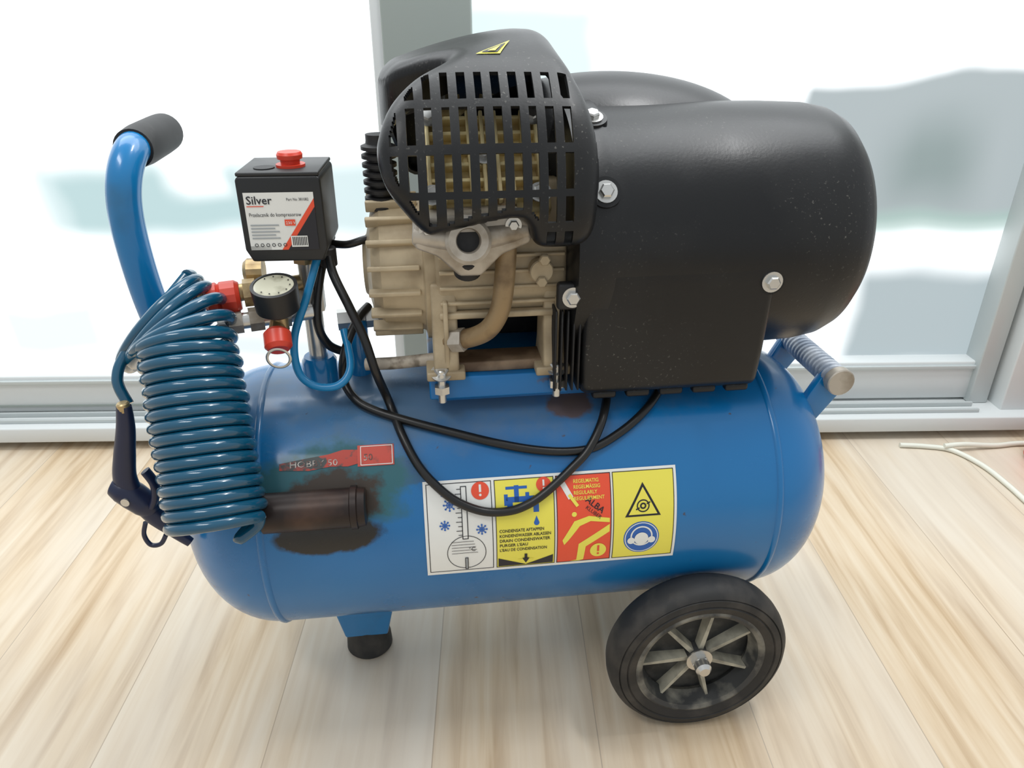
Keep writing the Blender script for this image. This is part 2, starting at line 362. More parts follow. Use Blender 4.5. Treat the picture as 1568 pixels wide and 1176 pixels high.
# wheels
def wheel(tag, yc, sgn):
    w=empty(tag, (.190,yc,.108), 0, AC); Rw=.108; a=(0,sgn,0)
    pr=[(.076,-.022),(.084,-.024),(.093,-.0245),(.101,-.021),(.106,-.014),(Rw,-.004),(Rw,.004),(.106,.013),(.102,.019),(.0985,.0212),(.0975,.0200),(.0965,.0218),(.090,.0232),(.0885,.0218),(.087,.0234),(.080,.0215),(.077,.020),(.074,.012),(.074,-.012)]
    ring_lathe('tyre',pr,(0,0,0),a,M_rubber,w,96,30)
    ring_lathe('rim',[(.072,-.015),(.079,-.015),(.079,.020),(.075,.0215),(.070,.019),(.067,.006),(.065,.0),(.069,-.010)],(0,0,0),a,M_rim,w,64,40)
    lathe('hub_disc',[(0,.000),(.069,-.006),(.069,-.009),(0,-.005)],(0,0,0),a,M_hub,w,64,40)
    lathe('hub_boss',[(0,-.006),(.015,-.006),(.013,.012),(.011,.015),(0,.015)],(0,0,0),a,M_hub,w,32,40)
    n=7
    for k in range(n):
        t=2*math.pi*k/n+.50; d=Vector((math.cos(t),0,math.sin(t))); q=Vector((-math.sin(t),0,math.cos(t)))
        y0=sgn*-.006; y1=sgn*.010
        Aq=[d*.011+q*.0045,d*.011-q*.0045,d*.069-q*.0030,d*.069+q*.0030]
        Bq=[d*.011+q*.0030,d*.011-q*.0030,d*.069-q*.0016,d*.069+q*.0016]
        vs=[v+Vector((0,y0,0)) for v in Aq]+[Bq[0]+Vector((0,y1,0)),Bq[1]+Vector((0,y1,0)),Bq[2]+Vector((0,sgn*.010,0)),Bq[3]+Vector((0,sgn*.010,0))]
        mesh_obj('spoke_%d'%(k+1),vs,[(0,1,2,3),(4,5,6,7),(0,1,5,4),(1,2,6,5),(2,3,7,6),(3,0,4,7)],M_hubl,w)
    bolt('axle_nut',(0,sgn*.014,0),a,.0105,w)
    lathe('axle_cap',[(0,0),(.0095,0),(.0095,.010),(.006,.014),(0,.014)],(0,sgn*.020,0),a,M_steel,w,20)
wheel('wheel_front',-.1685,-1)
wheel('wheel_rear',.1685,1)
cyl('axle',(.190,-.16,.108),(.190,.16,.108),.007,M_steel,AC)
box('axle_bracket',(.190,0,.114),(.05,.10,.03),M_bluep,AC,.003)

# ---- mounting platform
M_plat = mat('platform_paint', (.004,.15,.42), .35, col2=(.10,.06,.035), scale=22, lo=.64, hi=.70)
prism('platform',[(-.086,.423),(-.086,.449),(.09,.449),(.09,.423)],'X',-.108,.04,M_plat,AC,.002)
prism('platform_saddle',[(-.060,.395),(-.060,.426),(.075,.426),(.075,.395)],'X',-.100,.24,M_plat,AC,.002)
for i,(x,y) in enumerate(((-.095,-.080),(.026,-.080))):
    bolt('mount_nut_%d'%(i+1),(x,y-.010,.456),(0,-.5,1),.0075,AC)
    cyl('mount_stud_%d'%(i+1),(x,y-.014,.424),(x,y-.014,.462),.0042,M_steel,AC)
    lathe('mount_low_nut_%d'%(i+1),[(0,0),(.0085,0),(.0085,.008),(0,.008)],(x,y-.014,.436),(0,0,1),M_steel,AC,6,20)

# ---- crankcase
YC=.02; ZA=.555
lathe('crankcase_end',[(0,-.170),(.030,-.170),(.034,-.166),(.058,-.160),(.068,-.150),(.070,-.115),(.073,-.108),(.082,-.106),(.082,-.094),(.07,-.092),(0,-.092)],(0,YC-.015,ZA-.01),(1,0,0),M_alu,AC,48,30)
for k in range(18):
    t=2*math.pi*k/18+.1
    cc=Vector((-.137,YC-.015+.071*math.cos(t),ZA-.01+.071*math.sin(t)))
    box('case_rib_%d'%k,cc,(.052,.012,.005),M_alu,AC,.0012,rot=(t,0,0),seg=2)
prism('crankcase_body',[(-.078,.520),(-.084,.545),(-.078,.60),(-.04,.64),(.08,.64),(.12,.60),(.12,.50),(.10,.50),(-.06,.510)],'X',-.096,.036,M_alu,AC,.005)
for k in range(4): box('body_rib_%d'%k,(-.03,-.083,.530+k*.016),(.125,.006,.0035),M_alu,AC,.001)
box('body_lip',(-.03,-.082,.517),(.128,.010,.007),M_alu,AC,.002)
box('leg_gap_shade',(-.03,.05,.475),(.12,.06,.05),M_black2,AC,.003)  # black box added to darken the gap seen between the legs
for i,x in enumerate((-.088,.026)):
    prism('case_leg_%d'%(i+1),[(-.050,.55),(-.082,.55),(-.084,.495),(-.092,.466),(-.092,.450),(-.030,.450),(-.040,.475)],'X',x-.014,x+.012,M_alu,AC,.003)
    box('leg_web_%d'%(i+1),(x,-.086,.496),(.005,.012,.075),M_alu,AC,.0015)
    box('leg_foot_%d'%(i+1),(x-.002,-.078,.454),(.040,.034,.010),M_alu,AC,.002)
    prism('case_rear_leg_%d'%(i+1),[(.08,.52),(.11,.52),(.11,.449),(.06,.449)],'X',x-.014,x+.014,M_alu,AC,.003)
M_dirty=mat('dirty_base',(.12,.075,.045),.6,col2=(.28,.20,.13),scale=25,bump=.3)
box('case_base',(-.03,-.060,.455),(.12,.034,.012),M_dirty,AC,.002)
for tag,s in (('front',-1),('rear',1)):
    c=Vector((-.045,YC+.02,.57)); d=Vector((0,s*.72,.69)).normalized(); rx=math.atan2(-d.y,d.z)
    e=empty('cylinder_'+tag,c,0,AC); e.rotation_euler=(rx,0,0)
    cyl('barrel',(0,0,.02),(0,0,.13),.038,M_alu,e,32)
    for k in range(7):
        box('fin_%d'%k,(0,0,.045+k*.010),(.125,.105,.0035),M_yel,e,.0012)
    box('head',(0,0,.125),(.125,.105,.016),M_yel,e,.004)
    for k in range(9): box('head_fin_%d'%k,(-.052+k*.013,0,.139),(.0035,.098,.016),M_yel,e,.001)
    for k in range(6): box('head_cross_%d'%k,(0,-.042+k*.017,.137),(.115,.004,.014),M_yel,e,.001)
    for (bx,by) in ((-.05,-.042),(.05,-.042),(-.05,.042),(.05,.042),(0,0)):
        bolt('head_bolt',(bx,by,.146),(0,0,1),.007,e)
mf=empty('intake_manifold',(-.066,-.118,.605),0,AC)
prism('flange',[(-.050,.012),(-.040,.022),(.045,.026),(.062,.012),(.058,-.004),(.032,-.014),(.012,-.034),(-.008,-.034),(-.028,-.014),(-.048,-.006)],'Y',-.006,.03,M_alu2,mf,.004)
ring_lathe('port',[(.021,.0),(.021,.016),(.018,.019),(.0115,.019),(.0105,.016),(.0105,0)],(0,-.002,0),(0,-1,.25),M_alu2,mf,40,30)
lathe('port_bore_shade',[(0,0),(.0108,0),(.0108,.006),(0,.006)],(0,-.002,0),(0,-1,.25),M_black2,mf,24)  # black disc paints the dark inside of the port hole
cyl('arm_left',(-.048,.004,.006),(-.012,-.004,.002),.011,M_alu2,mf); cyl('arm_right',(.055,.004,.008),(.012,-.004,.002),.011,M_alu2,mf)
cyl('drop_pipe',(0,.012,-.036),(0,.004,-.018),.013,M_black2,mf)
bolt('mf_bolt_1',(-.036,-.006,.012),(0,-1,0),.005,mf); bolt('mf_bolt_2',(.042,-.006,.014),(0,-1,0),.005,mf)
M_pipe=mat('oily_pipe',(.30,.21,.11),.45,.3,col2=(.14,.09,.045),scale=30)
sweep('exhaust_pipe',[(-.026,-.085,.635),(-.028,-.103,.60),(-.031,-.110,.56),(-.036,-.110,.53),(-.048,-.104,.508),(-.068,-.090,.494),(-.092,-.074,.486)],.0100,M_pipe,AC,16)
lathe('exhaust_nut',[(0,0),(.0125,0),(.0125,.014),(0,.014)],(-.070,-.090,.493),(-.8,.45,-.2),M_alu2,AC,6,20)
cyl('side_elbow',(.008,-.094,.563),(.008,-.06,.563),.012,M_alu,AC)
bolt('elbow_nut_1',(.010,-.094,.576),(0,-1,0),.006,AC,False,M_alu); bolt('elbow_nut_2',(.008,-.092,.553),(0,-1,0),.006,AC,False,M_alu)
pr=[(0,0)]
for k in range(8): pr+=[(.0125,.001+k*.0085),(.0175,.002+k*.0085),(.0175,.0055+k*.0085),(.0125,.0075+k*.0085)]
pr+=[(.012,.070),(.012,.076),(0,.076)]
lathe('breather_filter',pr,(-.146,.0,.606),(0,0,1),M_black2,AC,28,20)
cyl('breather_neck',(-.146,.0,.575),(-.146,.0,.607),.012,M_brass,AC)

# ---- grille cover (single formed shell)
prof=[(-.125,.585),(-.14,.62),(-.135,.67),(-.11,.715),(-.065,.748),(0,.766),(.05,.770)]
full=prof+[(.10-p[0],p[1]) for p in prof[-2::-1]]
cp=[(v.x,v.y) for v in catmull([(p[0],p[1],0) for p in full],20)]
cp=np.array(cp); seg=np.hypot(*(np.diff(cp,axis=0).T)); arc=np.concatenate([[0],np.cumsum(seg)])
TT=arc[-1]; HALF=TT/2
out=[(.044,.018),(.051,.065),(.051,.105),(.046,.147),(.037,.19),(.031,.24),(.03,HALF),(.031,TT-.24),(.036,TT-.19),(.05,TT-.10),(.048,TT-.03),
 (-.10,TT-.035),(-.125,TT-.08),(-.135,TT-.12),(-.138,TT-.17),(-.140,TT-.22),(-.142,HALF+.02),(-.140,.29),(-.132,.262),(-.112,.247),(-.088,.235),(-.076,.222),(-.082,.206),
 (-.107,.183),(-.127,.155),(-.137,.128),(-.140,.105),(-.134,.077),(-.12,.054),(-.103,.033),(-.088,.034),(-.045,.044),(-.020,.046),(-.010,.038),(-.005,.018),(.011,.012)]
op=np.array([(v.x,v.y) for v in catmull([(p[0],p[1],0) for p in out],6,closed=True)])
def inside(px,py):
    res=np.zeros(px.shape,bool); n=len(op)
    for i in range(n):
        x1,y1=op[i]; x2,y2=op[(i+1)%n]
        c=((y1>py)!=(y2>py))&(px<(x2-x1)*(py-y1)/(y2-y1+1e-12)+x1); res^=c
    return res
def nearest(px,py):
    best=np.full(px.shape,1e9); bx=px.copy(); by=py.copy(); n=len(op)
    for i in range(n):
        x1,y1=op[i]; x2,y2=op[(i+1)%n]; dx,dy=x2-x1,y2-y1
        t=np.clip(((px-x1)*dx+(py-y1)*dy)/(dx*dx+dy*dy+1e-15),0,1); qx=x1+t*dx; qy=y1+t*dy
        d=np.hypot(px-qx,py-qy); mk=d<best; best[mk]=d[mk]; bx[mk]=qx[mk]; by[mk]=qy[mk]
    return best,bx,by
CX,CT=.0011,.002
xs=np.arange(-.166,.058,CX); ts=np.arange(0,TT,CT)
gx,gt=np.meshgrid(xs,ts,indexing='ij')
cxm,ctm=gx[:-1,:-1]+CX/2, gt[:-1,:-1]+CT/2
ins=inside(cxm,ctm)
dc,_,_=nearest(cxm,ctm)
slot=np.zeros_like(ins)
rows=[(.150,.180),(.109,.143),(.072,.102),(.044,.066)]
rows_r=[(.014,.037)]
pitch=.0150
cols=[-.1265+k*pitch for k in range(11)]
for k,cx in enumerate(cols):
    cmask=(cxm>cx-.0036)&(cxm<cx+.0036)
    for (a,b) in rows+(rows_r if cx>.0 else []):
        sm_=cmask&(ctm>a)&(ctm<b)&(dc>.0095)
        if sm_.sum()*CX*CT>4e-5: slot|=sm_
shell=ins&~slot
vid={}; vs=[]; fs=[]
def gv(i,j):
    if (i,j) not in vid: vid[(i,j)]=len(vs); vs.append((i,j))
    return vid[(i,j)]
nx,nt_=shell.shape
for i in range(nx):
    for j in range(nt_):
        if shell[i,j]: fs.append((gv(i,j),gv(i+1,j),gv(i+1,j+1),gv(i,j+1)))
ext=set()
P=np.pad(ins,1)
for (i,j) in vs:
    q=P[i:i+2,j:j+2]
    if not q.all(): ext.add((i,j))
vx=np.array([xs[i] for i,j in vs]); vt=np.array([ts[j] for i,j in vs])
dv,bx,by=nearest(vx,vt)
isext=np.array([(v in ext) for v in vs])
vx=np.where(isext,bx,vx); vt=np.where(isext,by,vt); dv=np.where(isext,0,dv)
def cpt(t):
    return np.interp(t,arc,cp[:,0]), np.interp(t,arc,cp[:,1])
def cover_pts(x,t,off):
    y,z=cpt(t); y2,z2=cpt(np.clip(t+.004,0,TT)); y1,z1=cpt(np.clip(t-.004,0,TT))
    dy,dz=y2-y1,z2-z1; L=np.hypot(dy,dz); ny,nz=-dz/L,dy/L
    w=np.clip((t-.20)/.08,0,1); w=w*w*(3-2*w)
    z=z-w*.030*np.clip((-x-.0)/.14,0,1)**1.4
    return x,y+ny*off,z+nz*off
rr=.020; hh=.016
q=np.clip(1-dv/rr,0,1); off=-hh*(1-np.sqrt(np.clip(1-q*q,0,1)))
off=off+.004*np.clip(1-((vx+.045)/.11)**2,0,1)
X_,Y_,Z_=cover_pts(vx,vt,off)
verts=[(float(a),float(b),float(c)) for a,b,c in zip(X_,Y_,Z_)]
me=bpy.data.meshes.new('grille_cover'); me.from_pydata(verts,[],fs); me.update()
bm=bmesh.new(); bm.from_mesh(me); bm.verts.ensure_lookup_table()
be=[e for e in bm.edges if e.is_boundary and all(isext[v.index] for v in e.verts)]
g=bmesh.ops.extrude_edge_only(bm,edges=be); nv=[v for v in g['geom'] if isinstance(v,bmesh.types.BMVert)]
ctr=Vector((-.05,.05,.62))
for v in nv:
    d=(Vector((v.co.x,ctr.y,ctr.z))-v.co); d.normalize(); v.co+=d*(.040 if (v.co.y>-.04 and v.co.x<-.07) else .024)
bmesh.ops.recalc_face_normals(bm,faces=bm.faces)
bm.to_mesh(me); bm.free()
me.materials.append(M_shroud)
for p in me.polygons: p.use_smooth=True
gc=bpy.data.objects.new('grille_cover',me); scn.collection.objects.link(gc); gc.parent=AC
so=gc.modifiers.new('th','SOLIDIFY'); so.thickness=.0036; so.offset=0; so.use_even_offset=False
es=gc.modifiers.new('es','EDGE_SPLIT'); es.split_angle=math.radians(45)
def CS(x,t,off=0):
    a,b,c=cover_pts(np.array([x]),np.array([t]),np.array([off])); return Vector((float(a[0]),float(b[0]),float(c[0])))
D=Decal(lambda x,y,l: CS(-.033+x+.25*y,.220+y,.0065+l*.0006))
D.poly([(-.014,-.012),(.008,-.012),(.012,.024)],I_y,0); D.poly([(-.010,-.0098),(.0055,-.0098),(.0098,.016)],I_k,1); D.poly([(-.004,-.008),(.003,-.008),(.006,.006)],I_y,2)
D.build('triangle_sticker',AC)
for k in range(4): box('rear_louvre_%d'%k,(-.125+k*.013,.008,.715),(.0045,.006,.030),M_black2,AC,.001)

# ---- motor shroud
mp=[(0,.035),(.128,.035),(.139,.040),(.139,.072),(.1345,.078),(.1345,.20),(.134,.26),(.132,.308),(.128,.330),(.121,.344),(.110,.354),(.096,.360),(0,.364)]
lathe('motor_shroud',mp,(0,.02,.571),(1,0,0),M_shroud,AC,128,40)
prism('motor_skirt',[(-.112,.60),(-.1145,.56),(-.108,.47),(-.104,.428),(-.07,.420),(.11,.420),(.145,.43),(.15,.60)],'X',.050,.246,M_shroud,AC,.010,4)
ic=bmesh.new(); bmesh.ops.create_icosphere(ic,subdivisions=5,radius=1)
me=bpy.data.meshes.new('shroud_hump')
for v in ic.verts: v.co=Vector((.105+v.co.x*.19,.075+v.co.y*.10,.64+v.co.z*.092))
ic.to_mesh(me); ic.free(); me.materials.append(M_shroud)
for p in me.polygons: p.use_smooth=True
o=bpy.data.objects.new('shroud_hump',me); scn.collection.objects.link(o); o.parent=AC
def MS(x,phi,r=.139):
    p=math.radians(phi); return Vector((x,.02-r*math.cos(p),.571+r*math.sin(p)))
for i,(x,phi) in enumerate(((.064,66),(.066,30))):
    p=math.radians(phi); bolt('shroud_bolt_%d'%(i+1),MS(x,phi,.1405),(0,-math.cos(p),math.sin(p)),.0072,AC)
    lathe('bolt_pad_%d'%(i+1),[(0,-.006),(.016,-.006),(.015,.001),(0,.001)],MS(x,phi,.1395),(0,-math.cos(p),math.sin(p)),M_shroud,AC,28)
bolt('shroud_bolt_3',(.238,-.1140,.550),(0,-1,0),.0072,AC); lathe('bolt_pad_3',[(0,-.006),(.015,-.006),(.014,0),(0,0)],(.238,-.1132,.550),(0,-1,0),M_shroud,AC,28)
box('corner_bracket',(.036,-.106,.542),(.030,.012,.028),M_black2,AC,.004); bolt('shroud_bolt_4',(.036,-.112,.542),(0,-1,0),.0070,AC)
for k in range(5): box('fan_slat_%d'%k,(.022+k*.0062,-.085,.480),(.0022,.04,.09),M_black2,AC,.0008,seg=1)
box('fan_backing',(.036,-.05,.51),(.03,.04,.12),M_black2,AC,.002)
for k in range(5): box('skirt_tab_%d'%k,(.078+k*.037,-.092,.4235),(.026,.012,.009),M_shroud,AC,.003)

# ---- handle
sweep('handle_tube',[(-.335,0,.34),(-.362,0,.40),(-.385,0,.455),(-.397,0,.515),(-.402,0,.575),(-.401,.0,.618),(-.396,.006,.648),(-.391,.026,.667),(-.390,.06,.668)],.0165,M_bluep,AC,24,12)
sweep('handle_grip',[(-.391,.030,.6675),(-.390,.07,.668),(-.390,.10,.668),(-.390,.135,.668)],.02,M_black2,AC,28,6,radii=[.0195,.0212,.0212,.0212,.0212,.0205])
bxx=.367
cyl('rear_bar',(bxx,-.062,.405),(bxx,.078,.405),.0135,M_tape,AC)
for k in range(17): ring_lathe('wrap_%d'%k,[(.0128,-.0038),(.0155,-.0015),(.0152,.0025),(.0128,.0036)],(bxx,-.050+k*.0076,.405),(.12,1,.12),M_tape,AC,20,30)
cyl('bar_cap',(bxx,-.068,.405),(bxx,-.056,.405),.0165,M_alu2,AC)
for i,y in enumerate((-.045,.062)): prism('bar_strut_%d'%(i+1),[(.322,.345),(.343,.33),(.385,.392),(.381,.412),(.355,.412)],'Y',y-.006,y+.006,M_bluep,AC,.0015)

# ---- pressure switch
ps=empty('pressure_switch',(-.238,-.011,.570),math.radians(-3),AC)
prism('body',[(-.034,0),(.034,0),(.040,.012),(.040,.080),(.037,.083),(-.037,.083),(-.040,.080),(-.040,.012)],'Y',-.040,.040,M_black,ps,.0025)
box('lid',(0,0,.0845),(.078,.078,.004),M_black,ps,.0015)
box('skirt',(0,0,.010),(.072,.076,.022),M_black2,ps,.003)
lathe('knob_base',[(0,0),(.014,0),(.014,.003),(0,.003)],(.008,-.010,.086),(0,0,1),M_red,ps,28)
lathe('knob',[(0,0),(.009,0),(.0095,.005),(.012,.006),(.0125,.010),(.011,.0125),(0,.0125)],(.008,-.010,.088),(0,0,1),M_red,ps,28)
lathe('dial',[(0,0),(.010,0),(.010,.001),(0,.001)],(-.016,-.018,.0865),(0,0,1),M_black2,ps,28)
D=Decal(lambda x,y,l: Vector((-.034+x,-.0402-l*.0003,.012+y)),cut=0)
D.rect(0,0,.066,.056,I_k,0); D.poly([(0,0),(.040,0),(.060,.040),(.066,.050),(.066,.056),(0,.056)],I_w,1); D.rect(0,0,.020,.004,I_w,1)
D.poly([(.030,.0),(.044,.0),(.066,.036),(.066,.050)],I_r,2); D.poly([(.036,0),(.066,0),(.066,.042)],I_k,3)
D.text('Silver',.002,.045,.011,I_k,3,bold=.0001); D.rect(.002,.0425,.018,.0433,I_r,3)
D.text('Part No 381082',.040,.048,.0038,I_k,3,sx=.85); D.text('Przelacznik do kompresorow',.003,.033,.0052,I_k,3,sx=.80)
D.rect(.036,.024,.046,.030,I_r,4); D.text('230 V',.037,.0255,.004,I_w,5)
for k in range(5): D.rect(.003,.024-k*.0032,.030-(k%2)*.004,.0252-k*.0032,I_o,3)
for k in range(6): D.disc(.006+k*.0055,.005,.0018,I_k,3,n=12,r0=.0012)
D.rect(.040,.003,.056,.014,I_w,5)
for k in range(9): D.rect(.0415+k*.0016,.0045,.0423+k*.0016,.013,I_k,6)
D.build('rating_plate',ps)

# ---- manifold, gauge, valves
fx=empty('valve_manifold',(0,0,0),0,AC)
lathe('tank_socket',[(0,0),(.019,0),(.019,.04),(.016,.045),(0,.045)],(-.228,-.015,.405),(0,0,1),M_bluep,fx,32)
cyl('riser',(-.228,-.015,.44),(-.228,-.015,.58),.010,M_steel,fx)
lathe('riser_hex',[(0,0),(.0155,0),(.0155,.025),(0,.025)],(-.228,-.015,.505),(0,0,1),M_steel,fx,6,20)
lathe('switch_hex',[(0,0),(.014,0),(.014,.012),(0,.012)],(-.228,-.015,.558),(0,0,1),M_brass,fx,6,20)
cyl('cross_pipe',(-.318,-.055,.508),(-.225,-.03,.508),.0085,M_steel,fx)
for k,x in enumerate((-.308,-.288,-.262)): lathe('cross_hex_%d'%k,[(0,0),(.0125,0),(.0125,.014),(0,.014)],(x,-.054+ (x+.315)*.27,.508),(1,.27,0),M_alu2,fx,6,20)
cyl('upper_pipe',(-.335,-.045,.532),(-.235,-.015,.535),.009,M_brass,fx)
for k,x in enumerate((-.292,-.272)): lathe('upper_hex_%d'%k,[(0,0),(.0145,0),(.0145,.012),(0,.012)],(x,-.035,.533),(1,.2,0),M_brass,fx,6,20)
lathe('regulator_knob',[(0,0),(.012,0),(.0165,.003),(.0165,.012),(.0145,.014),(.0165,.016),(.0165,.030),(.014,.034),(0,.034)],(-.328,-.046,.531),(1,.2,.03),M_red,fx,14,25)
lathe('outlet_cap',[(0,0),(.010,0),(.0135,.004),(.0135,.02),(0,.02)],(-.296,.0,.545),(1,0,0),M_brass,fx,14,25)
ga=Vector((0,-.24,1)).normalized(); g0=Vector((-.253,-.068,.523))
lathe('gauge_body',[(0,0),(.014,0),(.0215,.006),(.0225,.028),(.0225,.032),(.0195,.0325),(.0195,.030),(0,.030)],g0,ga,M_black,fx,40,35)
lathe('gauge_face',[(0,.0305),(.0192,.0305),(.0192,.0315),(0,.0315)],g0,ga,mat('gauge_dial',(.55,.54,.42),.25,coat=.8,col2=(.35,.34,.25),scale=60),fx,40)
a_,e1_,e2_=basis(ga)
for k in range(9):
    t=math.radians(-40+k*32.5); p=g0+a_*.0322+(e1_*math.cos(t)+e2_*math.sin(t))*.0155
    lathe('tick_%d'%k,[(0,0),(.0008,0),(.0008,.0003),(0,.0003)],p,ga,M_black2,fx,6)
cyl('gauge_stem',g0-Vector((0,0,.02)),g0+Vector((0,0,.004)),.008,M_brass,fx)
lathe('safety_valve',[(0,0),(.010,0),(.0135,.004),(.0135,.018),(.010,.022),(0,.022)],(-.256,-.078,.508),(.1,-.6,-.55),M_red,fx,24)
ring_lathe('pull_ring',[(.011,-.0008),(.0125,0),(.011,.0008),(.0095,0)],(-.254,-.098,.486),(0,1,.2),M_steel,fx,28,80)
cyl('valve_stem',(-.256,-.05,.516),(-.256,-.082,.506),.008,M_brass,fx)
lathe('check_valve',[(0,0),(.012,0),(.012,.018),(.009,.019),(.009,.03),(.012,.031),(.012,.045),(0,.045)],(-.205,.0,.485),(1,.1,.02),M_steel,fx,6,20)
cyl('check_stub',(-.185,.0,.41),(-.185,.0,.485),.012,M_bluep,fx)
lathe('check_nut',[(0,0),(.0095,0),(.0095,.012),(0,.012)],(-.160,.004,.485),(1,.1,0),M_brass,fx,6,20)
sweep('relief_tube',[(-.214,-.03,.568),(-.228,-.048,.53),(-.244,-.055,.49),(-.244,-.062,.455),(-.228,-.07,.440),(-.203,-.072,.440),(-.190,-.06,.455),(-.196,-.03,.485)],.0042,M_bluetube,AC,12,10)
sweep('braided_pipe',[(-.15,.005,.485),(-.135,.01,.50),(-.115,.02,.497),(-.10,.03,.48)],.007,M_braid,AC,12)
sweep('braided_pipe_low',[(-.175,-.045,.450),(-.145,-.05,.452),(-.115,-.055,.456),(-.09,-.06,.460)],.0068,M_braid,AC,12)
# cables
sweep('motor_cable',[(-.205,-.02,.572),(-.200,-.035,.55),(-.185,-.055,.52),(-.172,-.068,.490),(-.163,-.075,.455),T(-.153,67,.006),T(-.140,52,.005),T(-.125,40,.005),T(-.108,32,.005),T(-.086,25,.005),T(-.058,20.5,.005),T(-.03,20,.005),T(-.008,22.5,.005),T(.012,27,.005),T(.036,34,.005),T(.057,41,.009),T(.076,52,.011),T(.09,67,.006),T(.095,80,.008)],.0048,M_cable,AC,12,8)
sweep('mains_cable',[(-.17,.0,.50),(-.182,-.02,.492),(-.196,-.045,.465),T(-.2,75,.018),T(-.188,68,.008),T(-.168,63,.005),T(-.13,57,.005),T(-.083,51,.005),T(-.04,46,.005),T(0,42.5,.005),T(.035,41,.005),T(.065,42,.005),T(.094,47,.005),T(.118,53,.005),T(.138,60,.005),T(.150,67,.006),T(.16,82,.008)],.0048,M_cable,AC,12,8)
sweep('switch_lead',[(-.205,-.005,.570),(-.215,-.02,.545),(-.222,-.035,.50),(-.215,-.03,.47),(-.2,-.02,.455)],.0048,M_cable,AC,12)
sweep('switch_lead_motor',[(-.205,-.0,.572),(-.185,-.01,.573),(-.165,-.01,.578),(-.14,0,.578)],.0042,M_cable,AC,12)
cyl('cable_gland_1',(-.205,-.02,.554),(-.205,-.02,.574),.009,M_black2,AC); cyl('cable_gland_2',(-.209,.004,.556),(-.209,.004,.574),.009,M_black2,AC)

# ------------------------------------------------------------------ coiled hose (world coords)
A=Vector((-.324,.690,.532)); B=Vector((-.284,.585,.350)); d=(B-A).normalized()
e1c=(Vector((1,0,.16))-d*Vector((1,0,.16)).dot(d)).normalized(); e2c=(-d).cross(e1c).normalized()
e1l=Vector((.66,.10,.75)).normalized(); e2l=Vector((-.10,.90,-.30)); e2l=(e2l-e1l*e2l.dot(e1l)).normalized()
cl=Vector((-.364,.715,.512))
turns=20; pts=[]
rnd=[random.uniform(-1,1) for _ in range(turns+2)]
def sm(x): x=min(max(x,0),1); return x*x*(3-2*x)
for i in range(turns*40+1):
    tau=i/40; th=2*math.pi*tau
    w=sm((tau-1.2)/4.6)
    cc=cl+Vector((.0085,-.007,-.003))*tau
    ca=A+(B-A)*((tau-2.0)/(turns-2.0))
    c=cc*(1-w)+ca*w
    e1=(e1l*(1-w)+e1c*w).normalized(); e2=(e2l*(1-w)+e2c*w); e2=(e2-e1*e2.dot(e1)).normalized()
    k=int(tau); f=tau-k; jit=rnd[k]*(1-f)+rnd[k+1]*f
    r1=(.058*(1-w)+.0420*w)+jit*.0012; r2=(.045*(1-w)+.0420*w)+jit*.001
    pts.append(c+e1*(r1*math.cos(th))+e2*(r2*math.sin(th)))
hose=empty('coiled_air_hose')
start=[Vector((-.372,.640,.452)),Vector((-.382,.650,.475)),Vector((-.372,.67,.50)),pts[0]]
sweep('coil',pts+[],.0060,M_hose,hose,14,0)
endp=pts[-1]
sweep('hose_tail',[endp,endp+Vector((-.004,-.002,-.010)),Vector((-.262,.575,.340)),Vector((-.250,.592,.350))],.0058,M_hose,hose,12,8)
sweep('hose_lead',start,.0054,M_hose,hose,12,8)

# ------------------------------------------------------------------ blow gun
bg=empty('air_blow_gun')
gy=.632
def G(u,v,dy=0): return Vector((u-.006,gy+dy,v))
sweep('grip',[G(-.366,.455),G(-.370,.43),G(-.378,.40),G(-.384,.375),G(-.384,.355)],.01,M_navy,bg,16,8,radii=[.007,.009,.0105,.0115,.013],flat=.8)
cyl('inlet',G(-.366,.448),G(-.367,.458),.006,M_brass,bg)
sweep('gun_body',[G(-.400,.362),G(-.388,.356),G(-.374,.343),G(-.364,.330)],.01,M_navy,bg,16,8,radii=[.009,.0135,.0145,.0135,.009])
sweep('barrel',[G(-.374,.345),G(-.364,.325),G(-.352,.308),G(-.334,.290)],.006,M_navy,bg,14,8,radii=[.012,.010,.0065,.005])
sweep('trigger',[G(-.362,.340,-.004),G(-.356,.352,-.004),G(-.354,.368,-.004),G(-.360,.383,-.004)],.004,M_navy,bg,10,8,flat=1.6)
sweep('hook_ring',[G(-.376,.316),G(-.381,.300),G(-.377,.287),G(-.366,.288),G(-.358,.300)],.0025,M_navy,bg,8,8)
lathe('gun_screw',[(0,0),(.0045,0),(.0045,.002),(0,.002)],G(-.382,.352,-.0135),(0,-1,0),M_steel,bg,12)

